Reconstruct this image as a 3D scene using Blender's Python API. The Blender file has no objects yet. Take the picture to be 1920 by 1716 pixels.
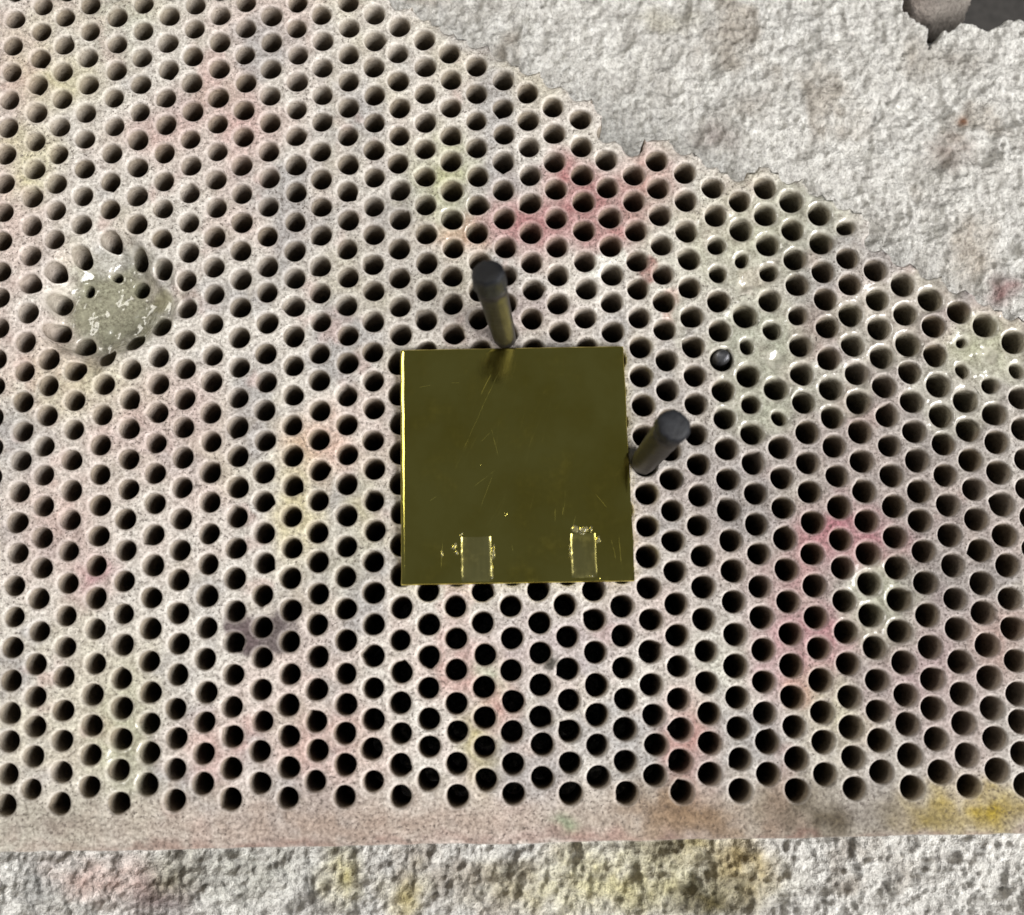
# Honeycomb soldering board with a brass plate and steel pins, on rough soldering bricks.
# All lengths below are millimetres; S turns them into metres.
import bpy, math, random
import numpy as np
from mathutils import Matrix, Vector

S = 0.001
random.seed(7)
sc = bpy.context.scene
C = sc.collection

# ------------------------------------------------------------------ camera, world, light, exposure
cam_d = bpy.data.cameras.new('camera')
cam = bpy.data.objects.new('camera', cam_d)
C.objects.link(cam)
CAM_R = ((0.999845386, 0.0173618902, -0.00278740663),
         (-0.0175840065, 0.986406474, -0.163380140),
         (-0.0000870721109, 0.163403893, 0.986559253))
m = Matrix(CAM_R).to_4x4()
m.translation = Vector((-0.0134412701, -24.8542188, 128.497406)) * S
cam.matrix_world = m
cam_d.sensor_fit = 'HORIZONTAL'
cam_d.sensor_width = 36.0
cam_d.lens = 2487.486 / 1920 * 36
cam_d.clip_start = 0.002
cam_d.clip_end = 5.0
cam_d.dof.use_dof = True
cam_d.dof.focus_distance = 0.1375
cam_d.dof.aperture_fstop = 30.0
sc.camera = cam

world = bpy.data.worlds.new('World')
sc.world = world
world.use_nodes = True
bg = world.node_tree.nodes['Background']
bg.inputs['Color'].default_value = (0.93, 0.97, 1.0, 1)
bg.inputs['Strength'].default_value = 0.102

def area_lamp(name, loc, target, size, power, col):
    d = bpy.data.lights.new(name, 'AREA')
    d.shape = 'RECTANGLE'
    d.size, d.size_y = size[0] * S, size[1] * S
    d.energy = power
    d.color = col
    o = bpy.data.objects.new(name, d)
    C.objects.link(o)
    o.location = Vector(loc) * S
    o.rotation_euler = (Vector(target) - Vector(loc)).to_track_quat('-Z', 'Y').to_euler()
    return o
area_lamp('window_light', (525, -335, 500), (0, 0, 0), (540, 430), 12.4, (1.0, 0.99, 0.975))
area_lamp('room_light', (-300, 150, 240), (-20, 10, 0), (200, 170), 0.85, (1.0, 0.96, 0.88))

sc.view_settings.view_transform = 'Standard'
sc.view_settings.look = 'None'
sc.view_settings.exposure = 0.06
sc.view_settings.gamma = 1.0
sc.view_settings.use_curve_mapping = False
sc.render.engine = 'CYCLES'
sc.cycles.use_denoising = True
sc.cycles.max_bounces = 4

# ------------------------------------------------------------------ measured data (mm)
# stains: x, y, radius x, radius y, angle, colour (8 bit), strength
STAINS = [
    (38.6, -11.7, 17.11, 26.97, 0, (142, 135, 133), 0.72),
    (18.1, -6.1, 10.44, 15.66, 0, (172, 165, 162), 0.5),
    (-33.5, 31.8, 7.10, 3.28, 20, (208, 172, 166), 0.5),
    (-26.9, 30.5, 3.00, 4.64, 0, (200, 150, 148), 0.5),
    (-49.0, 36.7, 3.30, 6.59, 0, (208, 178, 170), 0.4),
    (-49.4, 21.3, 4.31, 6.47, 0, (208, 176, 168), 0.4),
    (-45.7, 36.7, 4.12, 3.30, 0, (204, 198, 150), 0.55),
    (-48.0, 28.0, 2.45, 3.81, 0, (206, 200, 148), 0.6),
    (-41.0, 44.3, 7.76, 2.22, 0, (200, 196, 170), 0.4),
    (-38.7, 41.9, 3.32, 2.76, 0, (196, 199, 184), 0.5),
    (-6.2, 25.0, 3.25, 4.88, 0, (188, 190, 146), 0.7),
    (-4.1, 19.3, 2.42, 1.88, 0, (216, 164, 128), 0.85),
    (7.3, 21.9, 7.02, 4.05, 10, (166, 104, 106), 0.75),
    (6.3, 25.4, 2.71, 2.17, 0, (178, 112, 114), 0.7),
    (2.9, 19.8, 4.58, 2.69, 0, (178, 116, 120), 0.7),
    (14.4, 24.7, 3.25, 3.25, 0, (182, 130, 120), 0.65),
    (11.0, 19.1, 3.23, 2.15, 0, (176, 112, 112), 0.6),
    (0.6, 10.4, 5.86, 3.20, 0, (182, 154, 156), 0.45),
    (10.4, 16.3, 2.04, 1.29, 30, (246, 246, 238), 1),
    (14.5, 15.2, 1.15, 1.3, 0, (140, 32, 34), 0.95),
    (16.9, 11.7, 0.48, 1.60, -10, (190, 90, 80), 0.7),
    (24.4, 18.8, 9.15, 6.46, 25, (182, 184, 160), 0.6),
    (25.5, 7.7, 4.78, 5.31, 0, (164, 168, 152), 0.8),
    (48.3, 6.8, 4.25, 3.19, 0, (176, 180, 148), 0.8),
    (25.2, 1.2, 4.22, 2.63, 0, (172, 176, 158), 0.7),
    (31.5, 9.3, 2.66, 2.66, 0, (132, 108, 98), 0.6),
    (33.4, -11.6, 4.93, 2.85, -25, (176, 100, 118), 0.8),
    (29.2, -13.1, 3.11, 3.11, 0, (184, 128, 134), 0.6),
    (26.7, -21.8, 4.09, 6.14, 0, (182, 124, 134), 0.65),
    (30.8, -21.4, 3.59, 2.56, 0, (180, 116, 128), 0.5),
    (38.8, -24.5, 6.63, 6.12, 0, (176, 146, 150), 0.5),
    (18.9, -24.2, 2.55, 4.08, 0, (208, 208, 196), 0.6),
    (30.4, -28.4, 3.30, 4.31, 0, (202, 197, 168), 0.6),
    (35.6, -18.4, 3.60, 4.63, 0, (180, 184, 162), 0.7),
    (16.5, -31.6, 2.53, 5.56, 0, (186, 126, 116), 0.6),
    (27.4, -26.3, 1.42, 1.53, 0, (208, 150, 122), 0.7),
    (47.1, -22.1, 3.07, 4.09, 0, (176, 130, 118), 0.4),
    (-4.6, -23.8, 5.10, 3.06, 0, (194, 136, 128), 0.55),
    (-1.6, -26.3, 2.03, 3.05, 0, (190, 116, 110), 0.65),
    (-3.2, -31.3, 1.82, 3.54, 0, (178, 168, 118), 0.7),
    (-1.5, -24.3, 1.43, 2.14, 0, (206, 212, 188), 0.8),
    (4.6, -21.4, 7.68, 3.58, 0, (182, 164, 172), 0.5),
    (-16.3, -31.1, 4.55, 4.04, 0, (198, 150, 140), 0.6),
    (-28.4, -30.8, 3.03, 3.54, 0, (206, 160, 154), 0.5),
    (-18.5, -1.8, 3.15, 3.15, 0, (214, 168, 146), 0.65),
    (-20.5, -8.1, 2.39, 6.76, 0, (212, 202, 160), 0.7),
    (-14.3, -8.7, 2.08, 4.16, 0, (188, 180, 140), 0.6),
    (-16.4, -13.3, 2.58, 3.10, 0, (186, 184, 166), 0.5),
    (-40.1, -14.5, 2.58, 2.32, 0, (178, 120, 132), 0.7),
    (-43.9, -9.2, 5.19, 6.23, 0, (208, 174, 166), 0.5),
    (-42.8, 4.6, 5.81, 4.23, 0, (214, 205, 172), 0.55),
    (-37.1, -29.7, 3.04, 5.57, 0, (176, 176, 148), 0.7),
    (-34.3, 0.1, 7.88, 3.68, 0, (200, 178, 176), 0.4),
    (-24.0, -20.5, 2.9, 2.0, 8, (108, 97, 98), 1),
    (-25.8, -19.8, 1.5, 2.3, 20, (110, 96, 98), 1),
    (-21.7, -19.9, 1.4, 2.4, -15, (110, 100, 100), 1),
    (3.7, -23.9, 0.82, 0.46, 35, (66, 62, 54), 0.95),
    (-44.3, -37.7, 12.0, 3.0, 0, (182, 178, 166), 0.85),
    (-15.8, -38.3, 24.0, 2.9, 0, (180, 162, 150), 0.85),
    (5.1, -38.7, 1.50, 1.00, 0, (150, 176, 146), 0.94),
    (9.2, -39.7, 8.00, 0.70, 0, (170, 116, 112), 0.45),
    (16.8, -38.0, 11.0, 3.2, 0, (146, 122, 98), 0.92),
    (29.8, -38.5, 8.0, 3.0, 0, (92, 82, 66), 0.94),
    (43.6, -37.7, 6.6, 2.4, -3, (160, 138, 40), 0.92),
    (38.8, -38.9, 3.00, 1.30, 0, (140, 122, 52), 0.7),
    (-25.8, -40.2, 25.96, 0.40, 0, (140, 108, 96), 0.6),
    (24.2, -40.2, 25.99, 0.40, 0, (130, 100, 90), 0.7),
    (-42.8, -38.4, 2.00, 0.90, 0, (130, 112, 104), 0.6),
]
BRICK_STAINS = [
    (-41.7, -45.0, 5.98, 2.17, -15, (206, 156, 142), 0.5),
    (-36.2, -46.7, 3.25, 2.17, 0, (120, 104, 108), 0.6),
    (-35.7, -44.1, 2.72, 2.18, 0, (150, 140, 110), 0.6),
    (-28.1, -44.2, 6.53, 3.26, 0, (170, 170, 156), 0.4),
    (11.6, -46.0, 12.50, 3.26, 0, (204, 194, 124), 0.55),
    (23.6, -44.1, 3.27, 3.81, 0, (178, 154, 84), 0.6),
    (19.6, -47.7, 4.88, 1.95, 0, (96, 86, 50), 0.8),
    (-17.8, -44.9, 2.18, 2.72, 0, (204, 192, 110), 0.6),
    (-11.3, -46.6, 2.17, 2.17, 0, (190, 172, 90), 0.6),
    (17.7, -42.4, 4.37, 1.64, 0, (170, 150, 70), 0.6),
    (15.5, -42.9, 3.27, 1.64, 0, (140, 134, 110), 0.5),
    (-49.3, -44.9, 1.63, 2.72, 0, (140, 142, 142), 0.5),
    (51.9, 20.6, 2.64, 3.53, -20, (158, 138, 114), 0.6),
    (54.8, 16.0, 1.75, 1.40, 20, (128, 72, 72), 0.7),
    (51.0, 33.0, 2.38, 2.38, 0, (150, 132, 122), 0.6),
    (52.2, 36.8, 0.72, 0.60, 0, (170, 120, 90), 0.9),
    (27.5, 38.5, 2.40, 1.80, 0, (170, 160, 150), 0.5),
    (51.8, 43.8, 3.01, 1.81, 0, (150, 140, 128), 0.5),
    (47.0, 43.9, 1.81, 2.41, 0, (150, 136, 118), 0.5),
    (18.8, 48.9, 3.63, 1.21, 0, (190, 184, 166), 0.5),
    (23.7, 34.8, 2.39, 1.79, 0, (164, 150, 146), 0.5),
]
# fused flux patches: x, y, radius x, radius y
GLAZE=[
    (-39.7, 13.3, 6.24, 5.72),
    (23.8, 17.2, 5.72, 4.68),
    (25.5, 7.2, 4.68, 5.72),
    (24.7, 0.7, 4.16, 3.12),
    (48.3, 6.8, 4.42, 3.90),
    (35.1, -18.4, 3.12, 4.68),
    (-36.2, -32.2, 2.34, 3.64),
    (42.4, 12.9, 3.64, 2.60),
    (17.1, 10.6, 1.04, 3.12),
    (-5.1, 21.6, 2.08, 3.12),
    (29.0, 20.6, 6.0, 4.0),
    (37.0, 9.0, 5.0, 4.5),
    (44.5, 1.8, 4.5, 4.0),
    (32.5, 2.5, 4.0, 3.0),
]
COL_SHIFT = [3.3, -2.1, -2.9, 0.0, 0.2, 0.0, -0.5, 0.0, -0.1, 0.0, 0.8, 0.0, 0.8, 1.0, 0.1, 0.0, -0.5, 0.0, 0.3, 0.0, -0.5, 0.0, 0.1, 0.0, -2.9, -1.6, 1.3, -0.0, 0.2, 0.0, 1.3, 0.0, 0.8, 0.0, 0.8, 0.6, -1.0]
ROW_SHIFT = [-1.4, -1.0, -0.6, -1.4, 0.1, 2.6, 3.0, 3.2, 2.6, 2.1, 1.0, 0.5, 0.2, -0.0, -1.5, -1.7, -1.2, -1.3, -1.4, -1.4, -1.9, -1.2, -1.4, -0.7, -1.1, -0.7, -0.0, 0.9, -0.8, 3.0, -0.5, 0.9, -1.1, 0.4, 1.1, 3.7, 1.7, 1.1, 0.1, -0.3, -0.0, -0.0, 0.2, 0.1, 0.1, -0.5, 0.6, 0.1, -0.3, -0.6, -0.2, -0.4, -0.8, -0.9, 0.3, 0.0]
SCRATCHES = [(-0.39, 5.25, -4.43, -3.48), (-1.34, 4.72, -2.43, 2.33), (-0.97, -4.86, -3.33, -6.65), (-1.23, -5.12, -2.58, -8.75), (-1.43, -0.62, -0.69, -3.81), (5.53, -8.63, 5.41, -9.57), (4.71, -8.62, 4.62, -10.28), (-8.45, 3.4, -7.13, 3.64), (-5.29, 3.82, -4.35, 3.81), (8.57, -7.38, 9.81, -8.97), (6.7, -9.44, 6.31, -10.73), (-7.48, -7.88, -6.7, -7.38), (-2.49, -2.19, -1.43, -1.15), (10.77, -11.32, 10.93, -14.42), (9.99, -11.82, 10.44, -13.89), (6.56, -14.85, 7.64, -13.07), (-6.23, -11.54, -6.41, -14.62), (0.46, -12.17, 0.54, -13.21), (0.23, -6.78, -2.36, -11.19), (4.41, 2.33, 2.01, -3.27), (4.14, 3.16, 2.6, 0.24), (4.78, 2.89, 3.35, -3.08), (2.15, 1.88, 1.43, -1.08), (2.73, -1.17, 1.56, -5.55), (6.28, 3.04, 4.78, 0.56), (-2.2, 1.52, -2.15, -0.02), (-0.62, 0.09, -1.03, -3.94), (-2.62, 2.76, -3.47, 0.24), (-2.35, -0.78, -4.49, -4.89), (2.76, -7.1, 2.16, -9.25), (-3.61, -2.12, -5.26, -5.43), (5.76, -6.64, 5.45, -10.92), (1.57, 3.64, 0.6, 0.92), (-0.03, -7.42, -1.0, -9.6)]

# ------------------------------------------------------------------ helpers
def lin(c):
    c = np.asarray(c, float) / 255.0
    return np.where(c <= 0.04045, c / 12.92, ((c + 0.055) / 1.055) ** 2.4)

def hash2(ix, iy, seed):
    h = (ix.astype(np.int64) * 374761393 + iy.astype(np.int64) * 668265263 + seed * 974634777) & 0xFFFFFFFF
    h = ((h ^ (h >> 13)) * 1274126177) & 0xFFFFFFFF
    h = ((h ^ (h >> 16)) * 2246822519) & 0xFFFFFFFF
    return ((h ^ (h >> 15)) & 0xFFFFFF) / float(0xFFFFFF)

def noise(x, y, scale, seed=0):
    """value noise, about -1..1, feature size = scale"""
    x = x / scale; y = y / scale
    ix = np.floor(x); iy = np.floor(y)
    fx = x - ix; fy = y - iy
    fx = fx * fx * fx * (fx * (fx * 6 - 15) + 10)
    fy = fy * fy * fy * (fy * (fy * 6 - 15) + 10)
    a = hash2(ix, iy, seed); b = hash2(ix + 1, iy, seed)
    c = hash2(ix, iy + 1, seed); d = hash2(ix + 1, iy + 1, seed)
    return ((a * (1 - fx) + b * fx) * (1 - fy) + (c * (1 - fx) + d * fx) * fy) * 2 - 1

def fbm(x, y, scale, octaves=4, seed=0, gain=0.5):
    s = 0; amp = 1; tot = 0
    for k in range(octaves):
        s = s + amp * noise(x + 17.3 * k, y - 9.1 * k, scale / 2 ** k, seed + k)
        tot += amp; amp *= gain
    return s / tot

def cell(x, y, scale, seed=0):
    """distance to the nearest of jittered points, 0 at a point"""
    x = x / scale; y = y / scale
    ix = np.floor(x); iy = np.floor(y)
    best = np.full(x.shape, 9.0)
    for dx in (-1, 0, 1):
        for dy in (-1, 0, 1):
            jx = ix + dx; jy = iy + dy
            px = jx + hash2(jx, jy, seed); py = jy + hash2(jx, jy, seed + 51)
            best = np.minimum(best, (px - x) ** 2 + (py - y) ** 2)
    return np.sqrt(best)

def sstep(a, b, x):
    t = np.clip((x - a) / (b - a), 0, 1)
    return t * t * (3 - 2 * t)

def stain_colour(x, y, base, stains, rough, seed, mottle=()):
    """base colour with soft irregular patches of colour"""
    col = np.tile(lin(base), (len(x), 1))
    for mc, sc_, lo, hi, a, sd in mottle:
        w = a * sstep(lo, hi, fbm(x, y, sc_, 4, seed + sd, 0.6))
        col = col * (1 - w[:, None]) + lin(mc) * w[:, None]
    wx = x + rough * fbm(x, y, 3.0, 3, seed); wy = y + rough * fbm(x, y, 3.0, 3, seed + 20)
    for i, (cx, cy, rx, ry, ang, c, a) in enumerate(stains):
        sel = np.where((abs(x - cx) < 2.6 * max(rx, ry) + 2) & (abs(y - cy) < 2.6 * max(rx, ry) + 2))[0]
        if not len(sel):
            continue
        ca, sa = math.cos(math.radians(ang)), math.sin(math.radians(ang))
        kw = 0.4 if a >= 0.95 else 1.0
        dx = x[sel] + kw * (wx[sel] - x[sel]) - cx; dy = y[sel] + kw * (wy[sel] - y[sel]) - cy
        d = np.sqrt(((dx * ca + dy * sa) / rx) ** 2 + ((-dx * sa + dy * ca) / ry) ** 2)
        hard = 0.85 if a >= 0.95 else 0.0
        w = min(1, a * 1.2) * (1 - sstep(hard, 1.7 if a < 0.95 else 1.15, d))
        w = w * np.clip(0.86 + 0.5 * fbm(x[sel], y[sel], 1.6, 3, seed + 100 + i), 0, 1)
        col[sel] = col[sel] * (1 - w[:, None]) + lin(c) * w[:, None]
    return col

def new_mat(name):
    mt = bpy.data.materials.new(name)
    mt.use_nodes = True
    nt = mt.node_tree
    return mt, nt, nt.nodes, nt.links, nt.nodes['Principled BSDF']

def node(nt, kind, **kw):
    n = nt.nodes.new(kind)
    for k, v in kw.items():
        if k in n.inputs:
            n.inputs[k].default_value = v
        else:
            setattr(n, k, v)
    return n

def mm_coords(nt):
    tc = node(nt, 'ShaderNodeTexCoord')
    mp = node(nt, 'ShaderNodeMapping')
    mp.inputs['Scale'].default_value = (1 / S, 1 / S, 1 / S)
    nt.links.new(tc.outputs['Object'], mp.inputs['Vector'])
    return mp.outputs['Vector']

def tex(nt, vec, scale, detail=4.0, rough=0.6):
    n = node(nt, 'ShaderNodeTexNoise')
    n.inputs['Scale'].default_value = scale
    n.inputs['Detail'].default_value = detail
    n.inputs['Roughness'].default_value = rough
    nt.links.new(vec, n.inputs['Vector'])
    return n.outputs['Fac']

def ramp(nt, fac, p0, p1, c0=(0, 0, 0, 1), c1=(1, 1, 1, 1)):
    n = node(nt, 'ShaderNodeValToRGB')
    e = n.color_ramp.elements
    e[0].position, e[1].position = p0, p1
    e[0].color, e[1].color = c0, c1
    nt.links.new(fac, n.inputs['Fac'])
    return n.outputs['Color']

def mixc(nt, mode, fac, a, b):
    n = node(nt, 'ShaderNodeMix', data_type='RGBA', blend_type=mode)
    for sock, v in ((n.inputs[0], fac), (n.inputs[6], a), (n.inputs[7], b)):
        if hasattr(v, 'is_output'):
            nt.links.new(v, sock)
        elif isinstance(v, (int, float)):
            sock.default_value = v
        else:
            sock.default_value = (*v[:3], 1)
    return n.outputs[2]

def fmath(nt, op, a, b=None, clamp=False):
    n = node(nt, 'ShaderNodeMath', operation=op, use_clamp=clamp)
    for sock, v in ((n.inputs[0], a), (n.inputs[1], b)):
        if v is None:
            continue
        if hasattr(v, 'is_output'):
            nt.links.new(v, sock)
        else:
            sock.default_value = v
    return n.outputs[0]

def bump(nt, height, dist_mm, strength=1.0, normal=None):
    n = node(nt, 'ShaderNodeBump')
    n.inputs['Strength'].default_value = strength
    n.inputs['Distance'].default_value = dist_mm * S
    nt.links.new(height, n.inputs['Height'])
    if normal is not None:
        nt.links.new(normal, n.inputs['Normal'])
    return n.outputs['Normal']

def attr(nt, name):
    n = node(nt, 'ShaderNodeAttribute', attribute_name=name)
    return n

def mesh_obj(name, verts, faces, mat, parent=None, smooth=True, colour=None, extra=None, normals=None):
    """verts in mm (n,3); faces: list of index tuples or (m,4) array"""
    me = bpy.data.meshes.new(name)
    verts = np.asarray(verts, float) * S
    if isinstance(faces, np.ndarray):
        me.vertices.add(len(verts))
        me.vertices.foreach_set('co', verts.ravel())
        k = faces.shape[1]
        me.loops.add(faces.size)
        me.loops.foreach_set('vertex_index', faces.ravel().astype(np.int32))
        me.polygons.add(len(faces))
        me.polygons.foreach_set('loop_start', np.arange(0, faces.size, k, dtype=np.int32))
        me.update(calc_edges=True)
    else:
        me.from_pydata([tuple(v) for v in verts], [], [tuple(int(i) for i in f) for f in faces])
    me.validate()
    if smooth:
        me.polygons.foreach_set('use_smooth', np.ones(len(me.polygons), bool))
    if colour is not None:
        a = me.attributes.new('stain', 'FLOAT_COLOR', 'POINT')
        a.data.foreach_set('color', np.concatenate([colour, np.ones((len(colour), 1))], 1).ravel().astype(np.float32))
    for k, v in (extra or {}).items():
        a = me.attributes.new(k, 'FLOAT', 'POINT')
        a.data.foreach_set('value', np.asarray(v, np.float32))
    if normals is not None:
        me.normals_split_custom_set_from_vertices([tuple(n) for n in normals])
    me.materials.append(mat)
    me.update()
    o = bpy.data.objects.new(name, me)
    C.objects.link(o)
    if parent is not None:
        o.parent = parent
    return o

def empty(name, loc=(0, 0, 0)):
    o = bpy.data.objects.new(name, None)
    o.empty_display_size = 0.005
    o.location = Vector(loc) * S
    C.objects.link(o)
    return o

def tag(o, label=None, cat=None, group=None, kind=None):
    for k, v in (('label', label), ('category', cat), ('group', group), ('kind', kind)):
        if v:
            o[k] = v
    return o

# ------------------------------------------------------------------ materials
def ceramic_material(name, glazed):
    mt, nt, N, L, P = new_mat(name)
    v = mm_coords(nt)
    st = attr(nt, 'stain').outputs['Color']
    gl = attr(nt, 'glaze').outputs['Fac']
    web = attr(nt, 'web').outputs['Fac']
    fine = tex(nt, v, 2.6, 3, 0.75)
    mid = tex(nt, v, 0.9, 2, 0.65)
    spk = tex(nt, v, 3.0, 2, 0.6)
    tint = ramp(nt, fine, 0.34, 0.66, (0.46, 0.44, 0.42, 1), (1.10, 1.10, 1.09, 1))
    rim_light = fmath(nt, 'ADD', fmath(nt, 'MULTIPLY', web, 0.5), 0.5)      # hole rims left paler than the flat top, painting in light they catch
    col = mixc(nt, 'MULTIPLY', rim_light, st, tint)
    tint2 = ramp(nt, mid, 0.32, 0.70, (0.84, 0.82, 0.81, 1), (1.08, 1.08, 1.08, 1))
    col = mixc(nt, 'MULTIPLY', 1.0, col, tint2)
    # soot and dirt grains sitting in the pores
    grain = ramp(nt, spk, 0.58, 0.66)
    patch = ramp(nt, tex(nt, v, 0.16, 2, 0.6), 0.36, 0.58)
    gfac = fmath(nt, 'MULTIPLY', grain, patch)
    gfac = fmath(nt, 'MULTIPLY', gfac, 0.22 if glazed else 0.72)
    gfac = fmath(nt, 'MULTIPLY', gfac, rim_light)
    col = mixc(nt, 'MIX', gfac, col, (0.075, 0.055, 0.045))
    L.new(col, P.inputs['Base Color'])
    r = fmath(nt, 'MULTIPLY', gl, -0.62)
    L.new(fmath(nt, 'ADD', r, 0.86), P.inputs['Roughness'])
    if glazed:
        L.new(fmath(nt, 'MULTIPLY', gl, 0.9), P.inputs['Coat Weight'])
        P.inputs['Coat Roughness'].default_value = 0.06
        P.inputs['Coat IOR'].default_value = 1.5
        lump = tex(nt, v, 0.62, 1.5, 0.5)
        nrm = bump(nt, lump, 0.55, 1.0)
        nrm2 = bump(nt, tex(nt, v, 3.0, 3, 0.6), 0.03, 0.7, nrm)
        L.new(nrm2, P.inputs['Normal'])
        L.new(nrm, P.inputs['Coat Normal'])
    else:
        h = fmath(nt, 'ADD', fmath(nt, 'MULTIPLY', fine, 0.6), fmath(nt, 'MULTIPLY', mid, 0.5))
        h = fmath(nt, 'SUBTRACT', h, fmath(nt, 'MULTIPLY', grain, 0.25))
        L.new(bump(nt, h, 0.22, 0.9), P.inputs['Normal'])
    P.inputs['Specular IOR Level'].default_value = 0.35
    return mt

def brick_material(name):
    mt, nt, N, L, P = new_mat(name)
    v = mm_coords(nt)
    st = attr(nt, 'stain').outputs['Color']
    f1 = tex(nt, v, 1.9, 4, 0.8)
    f2 = tex(nt, v, 0.7, 2, 0.6)
    f3 = tex(nt, v, 5.5, 1, 0.5)
    col = mixc(nt, 'MULTIPLY', 1.0, st, ramp(nt, f1, 0.36, 0.58, (0.56, 0.55, 0.54, 1), (1.12, 1.12, 1.11, 1)))
    col = mixc(nt, 'MULTIPLY', 1.0, col, ramp(nt, f2, 0.30, 0.65, (0.78, 0.77, 0.76, 1), (1.08, 1.08, 1.07, 1)))
    L.new(col, P.inputs['Base Color'])
    P.inputs['Roughness'].default_value = 0.9
    P.inputs['Specular IOR Level'].default_value = 0.25
    h = fmath(nt, 'ADD', f1, fmath(nt, 'MULTIPLY', f3, 0.35))
    L.new(bump(nt, h, 0.62, 1.0), P.inputs['Normal'])
    return mt

def brass_material(name, base, rough, scratches):
    mt, nt, N, L, P = new_mat(name)
    v = mm_coords(nt)
    P.inputs['Metallic'].default_value = 1.0
    # rolled sheet: faint grain along y, blotchy tarnish
    mp = node(nt, 'ShaderNodeMapping')
    mp.inputs['Scale'].default_value = (5.5, 0.35, 1.0)
    L.new(v, mp.inputs['Vector'])
    grain = tex(nt, mp.outputs['Vector'], 1.0, 3, 0.65)
    blot = tex(nt, v, 0.16, 3, 0.6)
    dots = tex(nt, v, 1.7, 2, 0.5)
    col = mixc(nt, 'MIX', ramp(nt, blot, 0.38, 0.66), base, (base[0] * 0.84, base[1] * 0.80, base[2] * 0.62))
    rg = fmath(nt, 'ADD', fmath(nt, 'MULTIPLY', grain, 0.08), rough - 0.035)
    height = fmath(nt, 'MULTIPLY', grain, 0.06)
    nick = ramp(nt, dots, 0.74, 0.78)
    height = fmath(nt, 'ADD', height, fmath(nt, 'MULTIPLY', nick, 0.3))
    for ang, sx_, sy_, lo in ((0.25, 16.0, 0.16, 0.64), (-0.35, 13.0, 0.14, 0.66), (1.25, 14.0, 0.2, 0.68)):
        mr = node(nt, 'ShaderNodeMapping')
        mr.inputs['Rotation'].default_value = (0, 0, ang)
        L.new(v, mr.inputs['Vector'])
        ms = node(nt, 'ShaderNodeMapping')
        ms.inputs['Scale'].default_value = (sx_, sy_, 1.0)
        L.new(mr.outputs['Vector'], ms.inputs['Vector'])
        hair = ramp(nt, tex(nt, ms.outputs['Vector'], 1.0, 1, 0.5), lo, lo + 0.05)
        height = fmath(nt, 'ADD', height, fmath(nt, 'MULTIPLY', hair, 0.012))
    smear = ramp(nt, tex(nt, v, 0.33, 3, 0.7), 0.50, 0.72)
    rg = fmath(nt, 'ADD', rg, fmath(nt, 'MULTIPLY', smear, 0.12))
    if scratches:
        sx = node(nt, 'ShaderNodeSeparateXYZ')
        L.new(v, sx.inputs[0])
        wob = tex(nt, v, 0.5, 2, 0.5)
        x = fmath(nt, 'ADD', sx.outputs[0], fmath(nt, 'MULTIPLY', wob, 0.25))
        y = sx.outputs[1]
        total = None
        for si, (ax, ay, bx, by) in enumerate(scratches):
            ax -= 0.6; bx -= 0.6; ay += 4.35; by += 4.35      # plate-local
            ln = math.hypot(bx - ax, by - ay)
            ux, uy = (bx - ax) / ln, (by - ay) / ln
            ax -= 0.125
            dx = fmath(nt, 'SUBTRACT', x, ax); dy = fmath(nt, 'SUBTRACT', y, ay)
            along = fmath(nt, 'ADD', fmath(nt, 'MULTIPLY', dx, ux), fmath(nt, 'MULTIPLY', dy, uy))
            across = fmath(nt, 'ABSOLUTE', fmath(nt, 'SUBTRACT', fmath(nt, 'MULTIPLY', dx, -uy), fmath(nt, 'MULTIPLY', dy, -ux)))
            w = fmath(nt, 'SUBTRACT', 1.0, fmath(nt, 'MULTIPLY', across, 1 / 0.042), True)
            e = fmath(nt, 'ABSOLUTE', fmath(nt, 'SUBTRACT', fmath(nt, 'MULTIPLY', along, 2 / ln), 1.0))
            e = fmath(nt, 'MULTIPLY', fmath(nt, 'SUBTRACT', 1.0, e, True), 3.0, True)
            w = fmath(nt, 'MULTIPLY', w, e)
            if si >= 18:
                w = fmath(nt, 'MULTIPLY', w, 0.45)
            total = w if total is None else fmath(nt, 'MAXIMUM', total, w)
        brk = ramp(nt, tex(nt, v, 1.3, 2, 0.5), 0.25, 0.45)
        total = fmath(nt, 'MULTIPLY', total, brk)
        height = fmath(nt, 'ADD', height, fmath(nt, 'MULTIPLY', total, 0.075))
        rg = fmath(nt, 'ADD', rg, fmath(nt, 'MULTIPLY', total, 0.25))
    L.new(col, P.inputs['Base Color'])
    L.new(rg, P.inputs['Roughness'])
    L.new(bump(nt, height, 0.04, 0.8), P.inputs['Normal'])
    return mt

def steel_material(name, c0, c1, metal, rough):
    mt, nt, N, L, P = new_mat(name)
    v = mm_coords(nt)
    f = tex(nt, v, 0.9, 5, 0.65)
    g = tex(nt, v, 4.0, 3, 0.6)
    L.new(mixc(nt, 'MIX', ramp(nt, f, 0.35, 0.65), c0, c1), P.inputs['Base Color'])
    P.inputs['Metallic'].default_value = metal
    L.new(fmath(nt, 'ADD', fmath(nt, 'MULTIPLY', f, 0.25), rough - 0.12), P.inputs['Roughness'])
    L.new(bump(nt, fmath(nt, 'ADD', f, fmath(nt, 'MULTIPLY', g, 0.4)), 0.14, 0.7), P.inputs['Normal'])
    return mt

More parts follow.
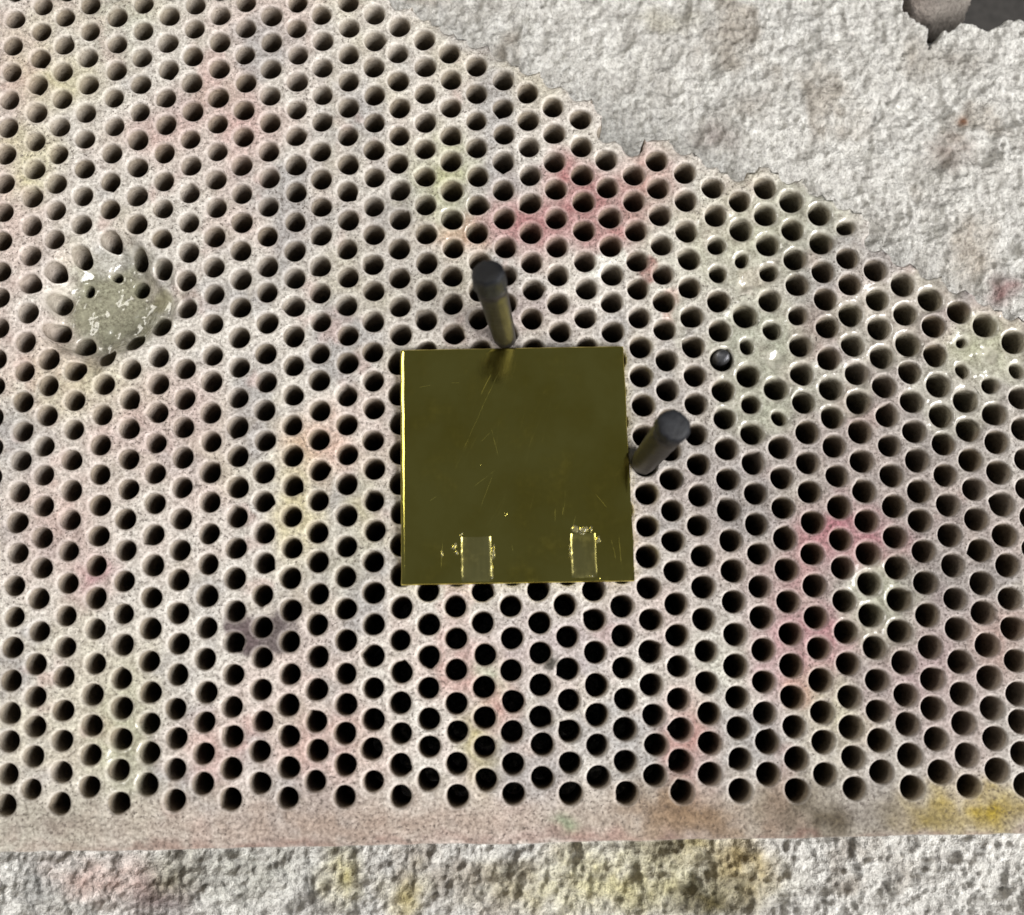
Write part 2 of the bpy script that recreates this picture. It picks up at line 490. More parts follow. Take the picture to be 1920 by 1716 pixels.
M_CER = ceramic_material('stained_ceramic', False)
M_GLZ = ceramic_material('fused_flux', True)
M_BRK = brick_material('porous_brick')
M_BRASS = brass_material('brass_sheet', (0.64, 0.565, 0.14), 0.085, SCRATCHES)
M_TAB = brass_material('solder_tab', (0.66, 0.60, 0.23), 0.21, None)
M_STEEL = steel_material('scaled_steel', (0.020, 0.017, 0.014), (0.048, 0.042, 0.036), 0.5, 0.48)
M_TIP = steel_material('burnt_steel', (0.008, 0.008, 0.010), (0.018, 0.019, 0.022), 0.0, 0.55)
M_TIP.node_tree.nodes['Principled BSDF'].inputs['Specular IOR Level'].default_value = 0.25
M_PINHEAD = steel_material('grey_steel', (0.05, 0.05, 0.055), (0.14, 0.14, 0.15), 0.7, 0.38)
M_BENCH = steel_material('dark_bench', (0.020, 0.018, 0.016), (0.040, 0.036, 0.033), 0.0, 0.8)

mt, nt, N_, L_, P_ = new_mat('flux_glass')
P_.inputs['Base Color'].default_value = (0.86, 0.80, 0.45, 1)
P_.inputs['Transmission Weight'].default_value = 0.85
P_.inputs['Roughness'].default_value = 0.08
P_.inputs['IOR'].default_value = 1.48
L_.new(bump(nt, tex(nt, mm_coords(nt), 2.2, 3, 0.6), 0.12, 0.7), P_.inputs['Normal'])
M_FLUX = mt

# ------------------------------------------------------------------ bench and bricks
THICK = 12.0
bx = [(-150, -130), (150, -130), (150, 150), (-150, 150)]
bench = mesh_obj('bench', [(x, y, -58.0) for x, y in bx] + [(x, y, -66.0) for x, y in bx],
                 [(0, 1, 2, 3), (7, 6, 5, 4), (0, 4, 5, 1), (1, 5, 6, 2), (2, 6, 7, 3), (3, 7, 4, 0)], M_BENCH, smooth=False)
tag(bench, kind='structure')

EDGE = np.array([(30, 120), (38, 72), (42, 60), (45.6, 51.6), (46.3, 49.4), (48.8, 47.3), (49.0, 45.3), (49.7, 46.3), (51.5, 47.5),
                 (52.7, 47.9), (55.1, 47.1), (56.9, 47.4), (59.4, 48.2), (66, 47.5), (80, 49)])

def brick_height(x, y):
    big = 1.1 * fbm(x, y, 13, 3, 301)
    front = sstep(-30, -40, y)                       # coarser, more open texture in front of the board
    lump = 0.62 * fbm(x, y, 4.6, 3, 311) * (1 + 0.3 * front)
    ridge = -0.30 * abs(noise(x + 0.6 * noise(x, y, 2.1, 3), y, 1.5, 41)) - 0.20 * abs(noise(x, y, 0.75, 43))
    grain = 0.34 * fbm(x + 0.25 * noise(x, y, 0.9, 15), y, 0.95, 3, 77, 0.72)
    chunk = -0.32 * cell(x + 0.5 * noise(x, y, 1.6, 16), y + 0.5 * noise(x, y, 1.6, 17), 1.5, 44) * front
    grit = (ridge + grain) * (1.15 + 0.35 * front) + chunk * 0.5
    pit = -0.9 * sstep(0.30, 0.12, cell(x, y, 6.5, 91)) * (0.5 + 0.5 * noise(x, y, 5, 92))
    # a flake has broken away: step down along a bent line on the right
    line = (x - 45.0) * 0.75 + (y - 41.5) * -0.55 + 0.8 * noise(x, y, 3.0, 9)
    step = -0.8 * sstep(-0.1, 0.25, line) * sstep(8.5, 3.0, abs(y - 40.5)) * sstep(14, 3, x - 45)
    return big + lump + grit + pit + step

def grid(x0, x1, y0, y1, d):
    nx = int(round((x1 - x0) / d)) + 1; ny = int(round((y1 - y0) / d)) + 1
    gx, gy = np.meshgrid(np.linspace(x0, x1, nx), np.linspace(y0, y1, ny))
    idx = np.arange(nx * ny).reshape(ny, nx)
    q = np.stack([idx[:-1, :-1], idx[:-1, 1:], idx[1:, 1:], idx[1:, :-1]], -1).reshape(-1, 4)
    ring = np.concatenate([idx[0, :], idx[1:, -1], idx[-1, -2::-1], idx[-2:0:-1, 0]])
    return gx.ravel(), gy.ravel(), q, ring

gx, gy, gq, ring = grid(-68, 68, -60, 60, 0.165)
gz = -THICK - 0.75 + brick_height(gx, gy)
gz = np.minimum(gz, -THICK + 0.9)
under = sstep(-40.6, -39.4, gy) * sstep(1.5, 0, (gx * 0.53 + gy) - 37.0)     # flattened where the board has sat
gz = gz * (1 - under) + np.minimum(gz, -THICK - 0.35) * under
# broken-off corner: signed distance to the fracture line
sd = np.full(gx.shape, 99.0)
for (ax, ay), (bx_, by_) in zip(EDGE[:-1], EDGE[1:]):
    vx, vy = bx_ - ax, by_ - ay
    t = np.clip(((gx - ax) * vx + (gy - ay) * vy) / (vx * vx + vy * vy), 0, 1)
    sd = np.minimum(sd, np.hypot(gx - ax - t * vx, gy - ay - t * vy))
inside = gy > np.interp(gx, EDGE[:, 0], EDGE[:, 1], left=999)
inside |= (gx > 46) & (gy > 52)
far = inside & (gx > 29)
sdn = np.where(far, sd, -sd) + 0.35 * noise(gx, gy, 1.1, 55) + 0.2 * noise(gx, gy, 0.4, 56)
drop = sstep(0.0, 1.8, sdn) ** 0.7 * 30 + np.clip(sdn, 0, 12) * 1.2
gz = gz - np.where(gx > 29, drop, 0)
gz = np.maximum(gz, -52)
gcol = stain_colour(gx, gy, (226, 224, 220), BRICK_STAINS, 1.4, 900, [((192, 188, 182), 6, 0.0, 0.5, 0.5, 500), ((222, 221, 218), 4, 0.1, 0.6, 0.6, 510), ((168, 156, 142), 9, 0.25, 0.6, 0.6, 520)])
nx_ = len(gx)
skirt = np.stack([gx[ring], gy[ring], np.full(len(ring), -57.9)], 1)
bv = np.concatenate([np.stack([gx, gy, gz], 1), skirt])
n = len(ring)
k = np.arange(n)
sq = np.stack([ring, nx_ + k, nx_ + (k + 1) % n, ring[(k + 1) % n]], 1)
brick = mesh_obj('soldering_brick', bv, np.concatenate([gq, sq]), M_BRK, colour=np.concatenate([gcol, gcol[ring]]))
tag(brick, 'rough pale grey porous brick lying under the perforated board', 'brick')

def rock(name, centre, radii, seed, base, stains, mat):
    """broken lump: sphere-grid with faceted noise"""
    nu, nv = 72, 40
    u = np.linspace(0, 2 * math.pi, nu, endpoint=False); w = np.linspace(0.02, math.pi - 0.02, nv)
    uu, ww = np.meshgrid(u, w)
    d = np.stack([np.cos(uu) * np.sin(ww), np.sin(uu) * np.sin(ww), np.cos(ww)], -1).reshape(-1, 3)
    rng = np.random.RandomState(seed)
    r = np.full(len(d), 1.25)
    for i in range(16):
        nrm = rng.normal(size=3); nrm /= np.linalg.norm(nrm)
        dd = d @ nrm
        r = np.where(dd > 0.05, np.minimum(r, rng.uniform(0.72, 1.0) / np.maximum(dd, 0.05)), r)
    p = d * r[:, None] * np.array(radii)
    p += d * (0.35 * fbm(p[:, 0] + p[:, 2], p[:, 1] - p[:, 2], 2.0, 4, seed))[:, None]
    p += np.array(centre)
    idx = np.arange(nu * nv).reshape(nv, nu)
    q = np.stack([idx[:-1], idx[1:], np.roll(idx[1:], -1, 1), np.roll(idx[:-1], -1, 1)], -1).reshape(-1, 4)
    col = stain_colour(p[:, 0], p[:, 1], base, stains, 1.0, seed)
    return mesh_obj(name, p, q, mat, colour=col)
chip = rock('brick_fragment', (51.0, 56.0, -18.5), (6.3, 7.5, 4.0), 12, (160, 152, 145), [(48.5, 54, 1.6, 4, 0, (120, 104, 98), 0.8)], M_BRK)
tag(chip, 'small broken lump of greyish brick wedged beside the dark gap', 'brick fragment')

# ------------------------------------------------------------------ honeycomb board
KU = (-0.27305813, -2.85064692, -0.58525763, -0.67929559, -4.95552533, -1.13675465, 2.77093474, -3.99860493, -3.19858652, 0.4226376)
KV = (0.295822, 2.34348026, -3.89635742, 0.89207199, 3.12681559, -0.68382509, -2.98760796, -0.33856867, 2.38474478, 7.23197598)
PITCH, COLW = 3.0, 2.67166288
rng = np.random.RandomState(3)
_pos = {}
def pos(c, r2):
    """centre of hole in column c, half-row r2: hex lattice with the kiln's small irregularities"""
    if (c, r2) not in _pos:
        r = r2 / 2
        cc = min(max(c, -1), 37); rr = min(max(r, -1), 28)
        x = (cc - 18) / 18; y = (rr - 13) / 13
        B = (1, x, y, x * x, x * y, y * y, x ** 3, x * x * y, x * y * y, y ** 3)
        du = sum(a * b for a, b in zip(KU, B)) + (COL_SHIFT[c] if 0 <= c < 37 else 0)
        dv = sum(a * b for a, b in zip(KV, B)) + (ROW_SHIFT[r2] if 0 <= r2 < 56 else 0)
        h = np.random.RandomState((c + 50) * 1000 + r2 + 100)
        j = h.normal(0, 0.055, 2)
        _pos[(c, r2)] = np.array([COLW * (c - 18) + 0.00293 * r + 0.0525 * du + j[0], PITCH * (r - 12) - 0.0525 * dv + j[1]])
    return _pos[(c, r2)]

TOP = {13: 26.5, 14: 26, 15: 25.5, 16: 25, 17: 24.5, 18: 24, 19: 23.5, 20: 23, 21: 22.5, 22: 21, 23: 20.5, 24: 21, 25: 20.5,
       26: 20, 27: 19.5, 28: 20, 29: 19.5, 30: 19, 31: 18.5, 32: 17, 33: 16.5, 34: 16, 35: 15.5, 36: 15, 37: 14.5, 38: 14, 39: 13.5,
       40: 13, 41: 12.5, 42: 12}
CMIN, CMAX = -5, 42
kept = set()
for c in range(CMIN, CMAX + 1):
    top = TOP.get(c, min(27 + (12 - c) * 0.5, 33.0))
    for r2 in range(c % 2, int(2 * top) + 1, 2):
        kept.add((c, r2))
NB = ((1, 1), (0, 2), (-1, 1), (-1, -1), (0, -2), (1, -1))

# holes changed by melted flux: radius, 0 = filled
SPECIAL = {(2, 34): 0.55, (3, 35): 0.50, (4, 34): 0.80, (4, 32): 0, (5, 33): 0, (2, 32): 0, (3, 33): 0, (3, 31): 0, (4, 36): 0.92, (3, 37): 0.95,
           (27, 35): 0.66, (27, 33): 0, (28, 30): 0.86, (28, 28): 0, (27, 29): 0.68, (28, 24): 0.68, (27, 25): 0.90, (26, 34): 0.84, (26, 36): 0.84,
           (35, 29): 0.42, (36, 28): 0, (35, 27): 0.62, (36, 26): 0.80, (37, 27): 0.68, (31, 37): 0.78, (28, 34): 0.86, (29, 31): 0.90}
CRATER = (-40.0, 13.0)
def ztop(x, y):
    d = np.hypot((x - CRATER[0]) / 7.3, (y - CRATER[1]) / 6.8) + 0.20 * noise(x, y, 3.2, 13) + 0.07 * noise(x, y, 1.1, 16)
    z = -2.9 * sstep(1.0, 0.55, d) + 0.22 * sstep(0.5, 0.0, d) * noise(x, y, 1.6, 14)
    z = z + 0.10 * fbm(x, y, 7, 3, 15)
    z = z - 0.28 * glaze_weight(x, y)
    edge = sstep(-39.2, -40.2, y)
    return z - 0.10 * edge
def glaze_weight(x, y):
    g = np.zeros(len(x))
    wob = 0.30 * fbm(x, y, 2.2, 3, 61)
    for (cx, cy, rx, ry) in GLAZE:
        d = np.hypot((x - cx) / rx, (y - cy) / ry) + wob
        g = np.maximum(g, sstep(1.08, 0.82, d))
    return g

V = []      # x, y, dz, deep flag (0 = surface)
key = {}
F = []
WEB = {}
def vert(x, y, dz=0.0, k=None):
    if k is not None:
        if k in key:
            return key[k]
        key[k] = len(V)
    V.append((x, y, dz))
    return len(V) - 1

def corner(cell, k):
    a = (cell[0] + NB[k][0], cell[1] + NB[k][1]); kn = (k + 1) % 6
    b = (cell[0] + NB[kn][0], cell[1] + NB[kn][1])
    t = tuple(sorted((cell, a, b)))
    p = (pos(*t[0]) + pos(*t[1]) + pos(*t[2])) / 3
    return t, p

def edge_points(cell, k):
    """4 points along the side facing neighbour k, starting at corner k-1 (counter-clockwise)"""
    t0, p0 = corner(cell, (k - 1) % 6); t1, p1 = corner(cell, k)
    out = [(('c', t0), p0)]
    for j in (1, 2, 3):
        if t0 < t1:
            kk = ('e', t0, t1, j); p = p0 + (p1 - p0) * (j / 4)
        else:
            kk = ('e', t1, t0, 4 - j); p = p1 + (p0 - p1) * ((4 - j) / 4)
        out.append((kk, p))
    return out

WALL = (-0.60, -1.5, -3.2, -6.5, -THICK)
boundary_down = []
for cell in sorted(kept):
    pts = []
    for k in range(6):
        pts += edge_points(cell, k)
    ctr = pos(*cell)
    h = np.random.RandomState((cell[0] + 77) * 911 + cell[1] + 7)
    rad = SPECIAL.get(cell, None)
    closed = rad == 0
    if rad is None:
        rad = h.normal(1.045 + 0.0014 * (ctr[0] + 10), 0.022)
    a2, a3, p2, p3 = h.uniform(0.0, 0.030), h.uniform(0, 0.024), h.uniform(0, 6.3), h.uniform(0, 6.3)
    notch = h.uniform(0, 6.3) if h.uniform() < 0.10 else None
    gl_here = float(glaze_weight(ctr[None, 0], ctr[None, 1])[0])
    lip = h.uniform(0.20, 0.28) + 0.12 * gl_here
    shift = h.normal(0, 0.02, 2)
    if rad and rad < 0.8:
        a2 = 0.12
    rings = [[vert(p[0], p[1], 0.0, kk) for kk, p in pts]]
    th = [math.atan2(p[1] - ctr[1], p[0] - ctr[0]) for _, p in pts]
    if closed:
        for t, dz in ((0.3, 0.0), (0.55, -0.05), (0.75, -0.18), (0.9, -0.26)):
            rings.append([vert(p[0] + (ctr[0] - p[0]) * t, p[1] + (ctr[1] - p[1]) * t, dz) for _, p in pts])
    else:
        def rr(t):
            q = 1 + a2 * math.cos(2 * t + p2) + a3 * math.cos(3 * t + p3)
            if notch is not None:
                dd = abs((t - notch + math.pi) % (2 * math.pi) - math.pi)
                q += max(0, 0.20 * (1 - dd / 0.35))
            return rad * q
        R = [rr(t) for t in th]
        lip0 = [(ctr[0] + shift[0] + (r_ + lip) * math.cos(t), ctr[1] + shift[1] + (r_ + lip) * math.sin(t)) for r_, t in zip(R, th)]
        for f in (0.4, 0.78):
            rings.append([vert(p[0] + (l[0] - p[0]) * f, p[1] + (l[1] - p[1]) * f, 0.0) for (_, p), l in zip(pts, lip0)])
        for dr, dz in ((lip, -0.012), (lip * 0.68, -0.05), (lip * 0.38, -0.13), (lip * 0.14, -0.28)):
            rings.append([vert(ctr[0] + shift[0] + (r_ + dr) * math.cos(t), ctr[1] + shift[1] + (r_ + dr) * math.sin(t), dz) for r_, t in zip(R, th)])
        for dz in WALL:
            g = 1.0 + 0.0 * dz
            rings.append([vert(ctr[0] + shift[0] + r_ * g * math.cos(t), ctr[1] + shift[1] + r_ * g * math.sin(t), dz) for r_, t in zip(R, th)])
    n = len(pts)
    for a, b in zip(rings[:-1], rings[1:]):
        for i in range(n):
            F.append((a[i], a[(i + 1) % n], b[(i + 1) % n], b[i]))
    if closed:
        cv = vert(ctr[0], ctr[1], -0.28)
        last = rings[-1]
        for i in range(0, n, 2):
            F.append((last[i], last[i + 1], last[(i + 2) % n], cv))

# remains of the holes the fracture went through: half tubes and sharp webs
phantom = set()
def spike(a, b):
    a, b = sorted((a, b))
    return np.random.RandomState(((a[0] + 60) * 131 + a[1] * 17 + (b[0] + 60) * 7 + b[1]) % 99991).uniform()
for (c, r2) in kept:
    for dc, dr in NB:
        q = (c + dc, r2 + dr)
        if q not in kept and q[1] >= 0 and CMIN < q[0] < CMAX and q[1] < 64:
            phantom.add(q)
for cell in sorted(phantom):
    sides = [k for k in range(6) if (cell[0] + NB[k][0], cell[1] + NB[k][1]) in kept]
    ctr = pos(*cell)
    h = np.random.RandomState((cell[0] + 77) * 911 + cell[1] + 7)
    rad = h.uniform(0.95, 1.12)
    for k in sides:
      if True:
        pts = edge_points(cell, k) + edge_points(cell, (k + 1) % 6)[:1]
        last_side = ((k + 1) % 6) not in sides
        first_side = ((k - 1) % 6) not in sides
        spans = [(pts, [None] * 5, k)]
        if last_side and (cell[0] + NB[(k + 1) % 6][0], cell[1] + NB[(k + 1) % 6][1]) in phantom:
            q = (cell[0] + NB[(k + 1) % 6][0], cell[1] + NB[(k + 1) % 6][1])
            u_ = spike(cell, q)
            if u_ < 0.75:
                nn = 3 if u_ < 0.4 else 2
                spans.append((edge_points(cell, (k + 1) % 6)[:nn], [1.0, 0.3 + u_, u_ * 0.9][:nn], (k + 1) % 6))
        if first_side and (cell[0] + NB[(k - 1) % 6][0], cell[1] + NB[(k - 1) % 6][1]) in phantom:
            q = (cell[0] + NB[(k - 1) % 6][0], cell[1] + NB[(k - 1) % 6][1])
            u_ = spike(cell, q)
            if u_ < 0.75:
                nn = 3 if u_ < 0.4 else 2
                spans.append((edge_points(cell, (k - 1) % 6)[5 - nn:] + pts[:1], [0.0, 0.5 * u_, 1.0] if nn == 3 else [0.2, 1.0], ((k - 1) % 6, 5 - nn)))
      for pts, fr, k0 in spans:
        off = 0
        if isinstance(k0, tuple):
            k0, off = k0
        cols_ = []
        for i, (kk, p) in enumerate(pts):
            d = ctr - p
            L0 = np.hypot(*d)
            full = 1 - rad / L0
            amount = full
            if fr[i] is not None:
                amount = full * fr[i]
            kbase = ('ph', cell, (k0 * 4 + i + off) % 24)
            line = [vert(p[0], p[1], 0.0, kk)]
            jag = h.uniform(0.90, 1.10) if kbase + (0,) not in key else 1
            for j, (f, dz) in enumerate(((0.5, 0.0), (1.0, -0.05))):
                line.append(vert(p[0] + d[0] * amount * f * jag, p[1] + d[1] * amount * f * jag, dz, kbase + (j,)))
            for j, dz in enumerate((-0.5, -2.0, -5.0, -THICK)):
                w = 1 + 0.05 * h.normal()
                line.append(vert(p[0] + d[0] * amount * w, p[1] + d[1] * amount * w, dz, kbase + (j + 2,)))
            cols_.append(line)
        for a, b in zip(cols_[:-1], cols_[1:]):
            for j in range(len(a) - 1):
                F.append((a[j], b[j], b[j + 1], a[j + 1]))

# plain margin along the front edge
ecount = {}
for f in F:
    for i in range(len(f)):
        e = (f[i], f[(i + 1) % len(f)])
        kk = (min(e), max(e))
        ecount[kk] = ecount.get(kk, 0) + 1
open_edges = [e for e, n_ in ecount.items() if n_ == 1 and V[e[0]][2] > -0.3 and V[e[1]][2] > -0.3]
front = [e for e in open_edges if max(V[e[0]][1], V[e[1]][1]) < -33.5]
chain = sorted({i for e in front for i in e}, key=lambda i: V[i][0])
FRONT_Y = -40.1
NL = 9
lad = {}
fx = np.array([V[i][0] for i in chain])
fy = FRONT_Y + 0.07 * noise(fx, fx * 0, 9, 5) + 0.05 * noise(fx, fx * 0, 1.7, 6)
for i, yb in zip(chain, fy):
    x, y, _ = V[i]
    col_ = [i]
    for j in range(1, NL + 1):
        t = j / NL
        col_.append(vert(x, y + (yb - y) * t, 0.0))
    col_.append(vert(x, yb - 0.12, -0.10))
    col_.append(vert(x, yb - 0.16, -0.40))
    for dz in (-3.0, -7.0, -THICK):
        col_.append(vert(x, yb - 0.16 + 0.04 * math.sin(x * 3 + dz), dz))
    lad[i] = col_
for a, b in zip(chain[:-1], chain[1:]):
    A, Bc = lad[a], lad[b]
    for j in range(len(A) - 1):
        F.append((A[j], A[j + 1], Bc[j + 1], Bc[j]))
# remaining open sides drop to the underside
ecount = {}
for f in F:
    for i in range(len(f)):
        e = (f[i], f[(i + 1) % len(f)])
        kk = (min(e), max(e))
        ecount.setdefault(kk, []).append(e)
low = {}
hr = np.random.RandomState(5)
for kk, es in ecount.items():
    if len(es) == 1 and V[kk[0]][2] > -0.3 and V[kk[1]][2] > -0.3:
        a, b = es[0]
        for q in (a, b):
            if q not in low:
                low[q] = [vert(V[q][0] + hr.normal(0, 0.12), V[q][1] + hr.normal(0, 0.12), dz) for dz in (-2.5, -6.0, -THICK)]
        pa, pb = a, b
        for j in range(3):
            F.append((pb, pa, low[a][j], low[b][j]))
            pa, pb = low[a][j], low[b][j]

V = np.array(V, float)
zt = ztop(V[:, 0], V[:, 1])
Z = zt * (1 + np.clip(V[:, 2], -THICK, 0) / THICK) + V[:, 2]
rough_top = np.where(V[:, 2] > -0.3, 1.0, 0.35)
Z = Z + rough_top * 0.022 * noise(V[:, 0], V[:, 1], 0.55, 33)
BV = np.stack([V[:, 0], V[:, 1], Z], 1)
BF = np.array([f if len(f) == 4 else (*f, f[-1]) for f in F], np.int64)
gw = glaze_weight(V[:, 0], V[:, 1])
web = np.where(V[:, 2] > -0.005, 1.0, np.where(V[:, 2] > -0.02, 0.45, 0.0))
bcol = stain_colour(V[:, 0], V[:, 1], (220, 215, 208), STAINS, 1.5, 400,
                    [((208, 180, 174), 11, -0.1, 0.5, 0.45, 500), ((208, 202, 178), 13, 0.05, 0.5, 0.5, 520), ((176, 174, 174), 8, 0.0, 0.5, 0.8, 540),
                     ((196, 156, 150), 5, 0.30, 0.62, 0.4, 560), ((190, 182, 168), 3.5, 0.1, 0.6, 0.5, 580)])
# stains fade over the rims; flat top darkened so the rims look lit
rim_pale = lin((206, 198, 189))
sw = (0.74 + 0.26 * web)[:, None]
bcol = rim_pale * (1 - sw) + bcol * sw * np.where(web > 0.9, 0.95, 1.0)[:, None]
# brown flux stain in the bores, spread to every hole as painted shade
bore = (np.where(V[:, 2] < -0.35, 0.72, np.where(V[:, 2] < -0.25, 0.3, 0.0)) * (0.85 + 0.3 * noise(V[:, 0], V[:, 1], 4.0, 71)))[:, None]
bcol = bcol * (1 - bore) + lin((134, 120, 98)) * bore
# fused flux has a grey-green cast
cr = np.hypot((V[:, 0] - CRATER[0]) / 6.2, (V[:, 1] - CRATER[1]) / 6.0) + 0.22 * fbm(V[:, 0], V[:, 1], 2.4, 3, 8)
wc = (sstep(0.92, 0.55, cr) * 0.88)[:, None]
bcol = bcol * (1 - wc) + lin((118, 116, 90)) * wc
ol = (sstep(1.5, 0.8, np.hypot(V[:, 0] + 34.9, V[:, 1] - 13.4)) * 0.7)[:, None]
bcol = bcol * (1 - ol) + lin((128, 122, 62)) * ol
g2 = (gw * 0.30)[:, None]
bcol = bcol * (1 - g2) + lin((186, 187, 168)) * g2
# vertex normals of the whole surface, so that the pieces join without a seam
fn = np.cross(BV[BF[:, 2]] - BV[BF[:, 0]], BV[BF[:, 3]] - BV[BF[:, 1]])
vn = np.zeros_like(BV)
for i in range(4):
    np.add.at(vn, BF[:, i], fn)
ln = np.linalg.norm(vn, axis=1)
vn = vn / np.maximum(ln, 1e-9)[:, None]

board = empty('honeycomb_board', (0, 0, -THICK))
fc = BV[BF].mean(1)
gface = (gw[BF].mean(1) > 0.35) & (V[:, 2][BF].mean(1) > -0.5)
owner = np.full(len(BF), -1)
GROUPS = [(0,), (1, 2, 3, 8, 10, 13), (4, 7, 11, 12), (5,), (6,), (9,)]
dist = np.stack([np.hypot((fc[:, 0] - g[0]) / g[2], (fc[:, 1] - g[1]) / g[3]) for g in GLAZE], 1)
near = dist.argmin(1)
for gi, mem in enumerate(GROUPS):
    owner[gface & np.isin(near, mem)] = gi
GLABEL = ['large glassy olive crater of melted flux', 'grey-green glassy flux around the small sunken pin', 'glassy flux clogging holes by the broken edge',
          'thin pale glassy flux film', 'thin glassy flux film near the front margin', 'faint yellowish flux film']
for gi in [-1] + list(range(len(GROUPS))):
    sel = BF[owner == gi]
    if not len(sel):
        continue
    used, inv = np.unique(sel, return_inverse=True)
    faces = inv.reshape(sel.shape)
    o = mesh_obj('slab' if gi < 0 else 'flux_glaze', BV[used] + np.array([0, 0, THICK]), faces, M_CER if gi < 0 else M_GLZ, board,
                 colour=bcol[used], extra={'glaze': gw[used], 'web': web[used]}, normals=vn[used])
    if gi >= 0:
        tag(o, GLABEL[gi])
tag(board, 'white ceramic honeycomb board full of round holes, stained pink and yellow', 'soldering board')

# ------------------------------------------------------------------ brass plate
PT = 0.85
plate = empty('brass_plate', (0.6, -4.35, 0.12))
def plate_sheet():
    """22 x 23 mm sheet with worn rounded edges; the left edge carries a turned-up burr"""
    x0, x1, y0, y1 = -11.12, 11.15, -11.6, 11.62
    # profile across x: (x, z) ; across y: fall-off
    xs = [x0 + 0.00, x0 + 0.02, x0 + 0.06, x0 + 0.36, x0 + 0.43, x0 + 0.7] + list(np.linspace(x0 + 1.6, x1 - 1.8, 13)) + \
         [x1 - 1.0, x1 - 0.55, x1 - 0.30, x1 - 0.22, x1 - 0.06, x1]
    zx = [PT - 0.30, PT - 0.21, PT - 0.165, PT - 0.022, PT - 0.008, PT - 0.003] + [PT] * 13 + \
         [PT - 0.004, PT - 0.018, PT - 0.045, PT - 0.065, PT - 0.132, PT - 0.30]
    ys = [y0, y0 + 0.05, y0 + 0.14, y0 + 0.30, y0 + 0.6, y0 + 1.2] + list(np.linspace(y0 + 2.4, y1 - 1.2, 12)) + [y1 - 0.4, y1 - 0.18, y1 - 0.08, y1]
    zy = [-0.34, -0.20, -0.11, -0.05, -0.02, -0.004] + [0] * 12 + [-0.01, -0.03, -0.07, -0.2]
    nx, ny = len(xs), len(ys)
    vs = []
    for j in range(ny):
        for i in range(nx):
            skew = 0.17 * (0.5 - (ys[j] - y0) / (y1 - y0)) * ((xs[i] - x0) / (x1 - x0)) * 2
            w = 0.02 * math.sin(ys[j] * 1.7) + 0.012 * math.sin(ys[j] * 4.1 + 1) if i < 5 else 0
            w += 0.03 * math.sin(ys[j] * 0.9 + 2) if i > nx - 4 else 0
            turned = (0.0, 0.02, 0.05, 0.065, 0.21, 0.40)[i - nx + 6] * float(sstep(1.0, -3.0, np.array(ys[j]))) if i >= nx - 6 else 0.0     # lower right side is bent up a little
            vs.append((xs[i] + skew + w, ys[j], zx[i] + turned + zy[j] + 0.012 * math.sin(xs[i] * 0.31 + 1) + 0.010 * math.sin(ys[j] * 0.27)))
    fs = [(j * nx + i, j * nx + i + 1, (j + 1) * nx + i + 1, (j + 1) * nx + i) for j in range(ny - 1) for i in range(nx - 1)]
    ring_ = [i for i in range(nx)] + [j * nx + nx - 1 for j in range(1, ny)] + [(ny - 1) * nx + i for i in range(nx - 2, -1, -1)] + [j * nx for j in range(ny - 2, 0, -1)]
    base = len(vs)
    for i in ring_:
        vs.append((vs[i][0], vs[i][1], 0.0))
    m_ = len(ring_)
    for i in range(m_):
        fs.append((ring_[i], base + i, base + (i + 1) % m_, ring_[(i + 1) % m_]))
    fs.append(tuple(base + i for i in range(m_ - 1, -1, -1)))
    return vs, fs
vs, fs = plate_sheet()
sheet = mesh_obj('sheet', vs, fs, M_BRASS, plate)
bv_ = sheet.modifiers.new('edge_split', 'EDGE_SPLIT'); bv_.split_angle = math.radians(50)

def tab(x0, y0, x1, y1, seed, label):
    """small sheared strip soldered on: thin plate with slightly uneven edges, plate-local mm"""
    h = np.random.RandomState(seed)
    t = 0.30
    w_ = x1 - x0
    ux = [0, 0.10 / w_, 0.22 / w_, 0.4, 0.6, 1 - 0.30 / w_, 1 - 0.14 / w_, 1]
    uz = [-0.11, -0.05, -0.005, 0.0, 0.004, 0.0, 0.02, 0.085]
    ny = 17
    nx = len(ux)
    vs = []
    for j in range(ny):
        v = j / (ny - 1)
        jl, jr = h.normal(0, 0.014), h.normal(0, 0.014)
        for i in range(nx):
            u = ux[i]
            x = x0 + w_ * u + (jl if i < 3 else jr if i > nx - 4 else 0) + 0.05 * (0.5 - v)
            y = y0 + (y1 - y0) * v + (h.normal(0, 0.03) if j in (0, ny - 1) else 0)
            e = min(j, ny - 1 - j)
            vs.append((x, y, PT + t + uz[i] * (0.88 + 0.24 * h.uniform()) - (0.07 if e == 0 else 0) + 0.03 * u - 0.02 * v + 0.012 * math.sin(u * 5 + v * 7 + seed)))
    fs = [(j * nx + i, j * nx + i + 1, (j + 1) * nx + i + 1, (j + 1) * nx + i) for j in range(ny - 1) for i in range(nx - 1)]
    ring_ = [i for i in range(nx)] + [j * nx + nx - 1 for j in range(1, ny)] + [(ny - 1) * nx + i for i in range(nx - 2, -1, -1)] + [j * nx for j in range(ny - 2, 0, -1)]
    base = len(vs)
    for i in ring_:
        vs.append((vs[i][0], vs[i][1], PT - 0.3))
    m_ = len(ring_)
    for i in range(m_):
        fs.append((ring_[i], base + i, base + (i + 1) % m_, ring_[(i + 1) % m_]))
    o = mesh_obj('solder_tab', vs, fs, M_TAB, plate)
    o.modifiers.new('edge_split', 'EDGE_SPLIT').split_angle = math.radians(40)
    return tag(o, label)

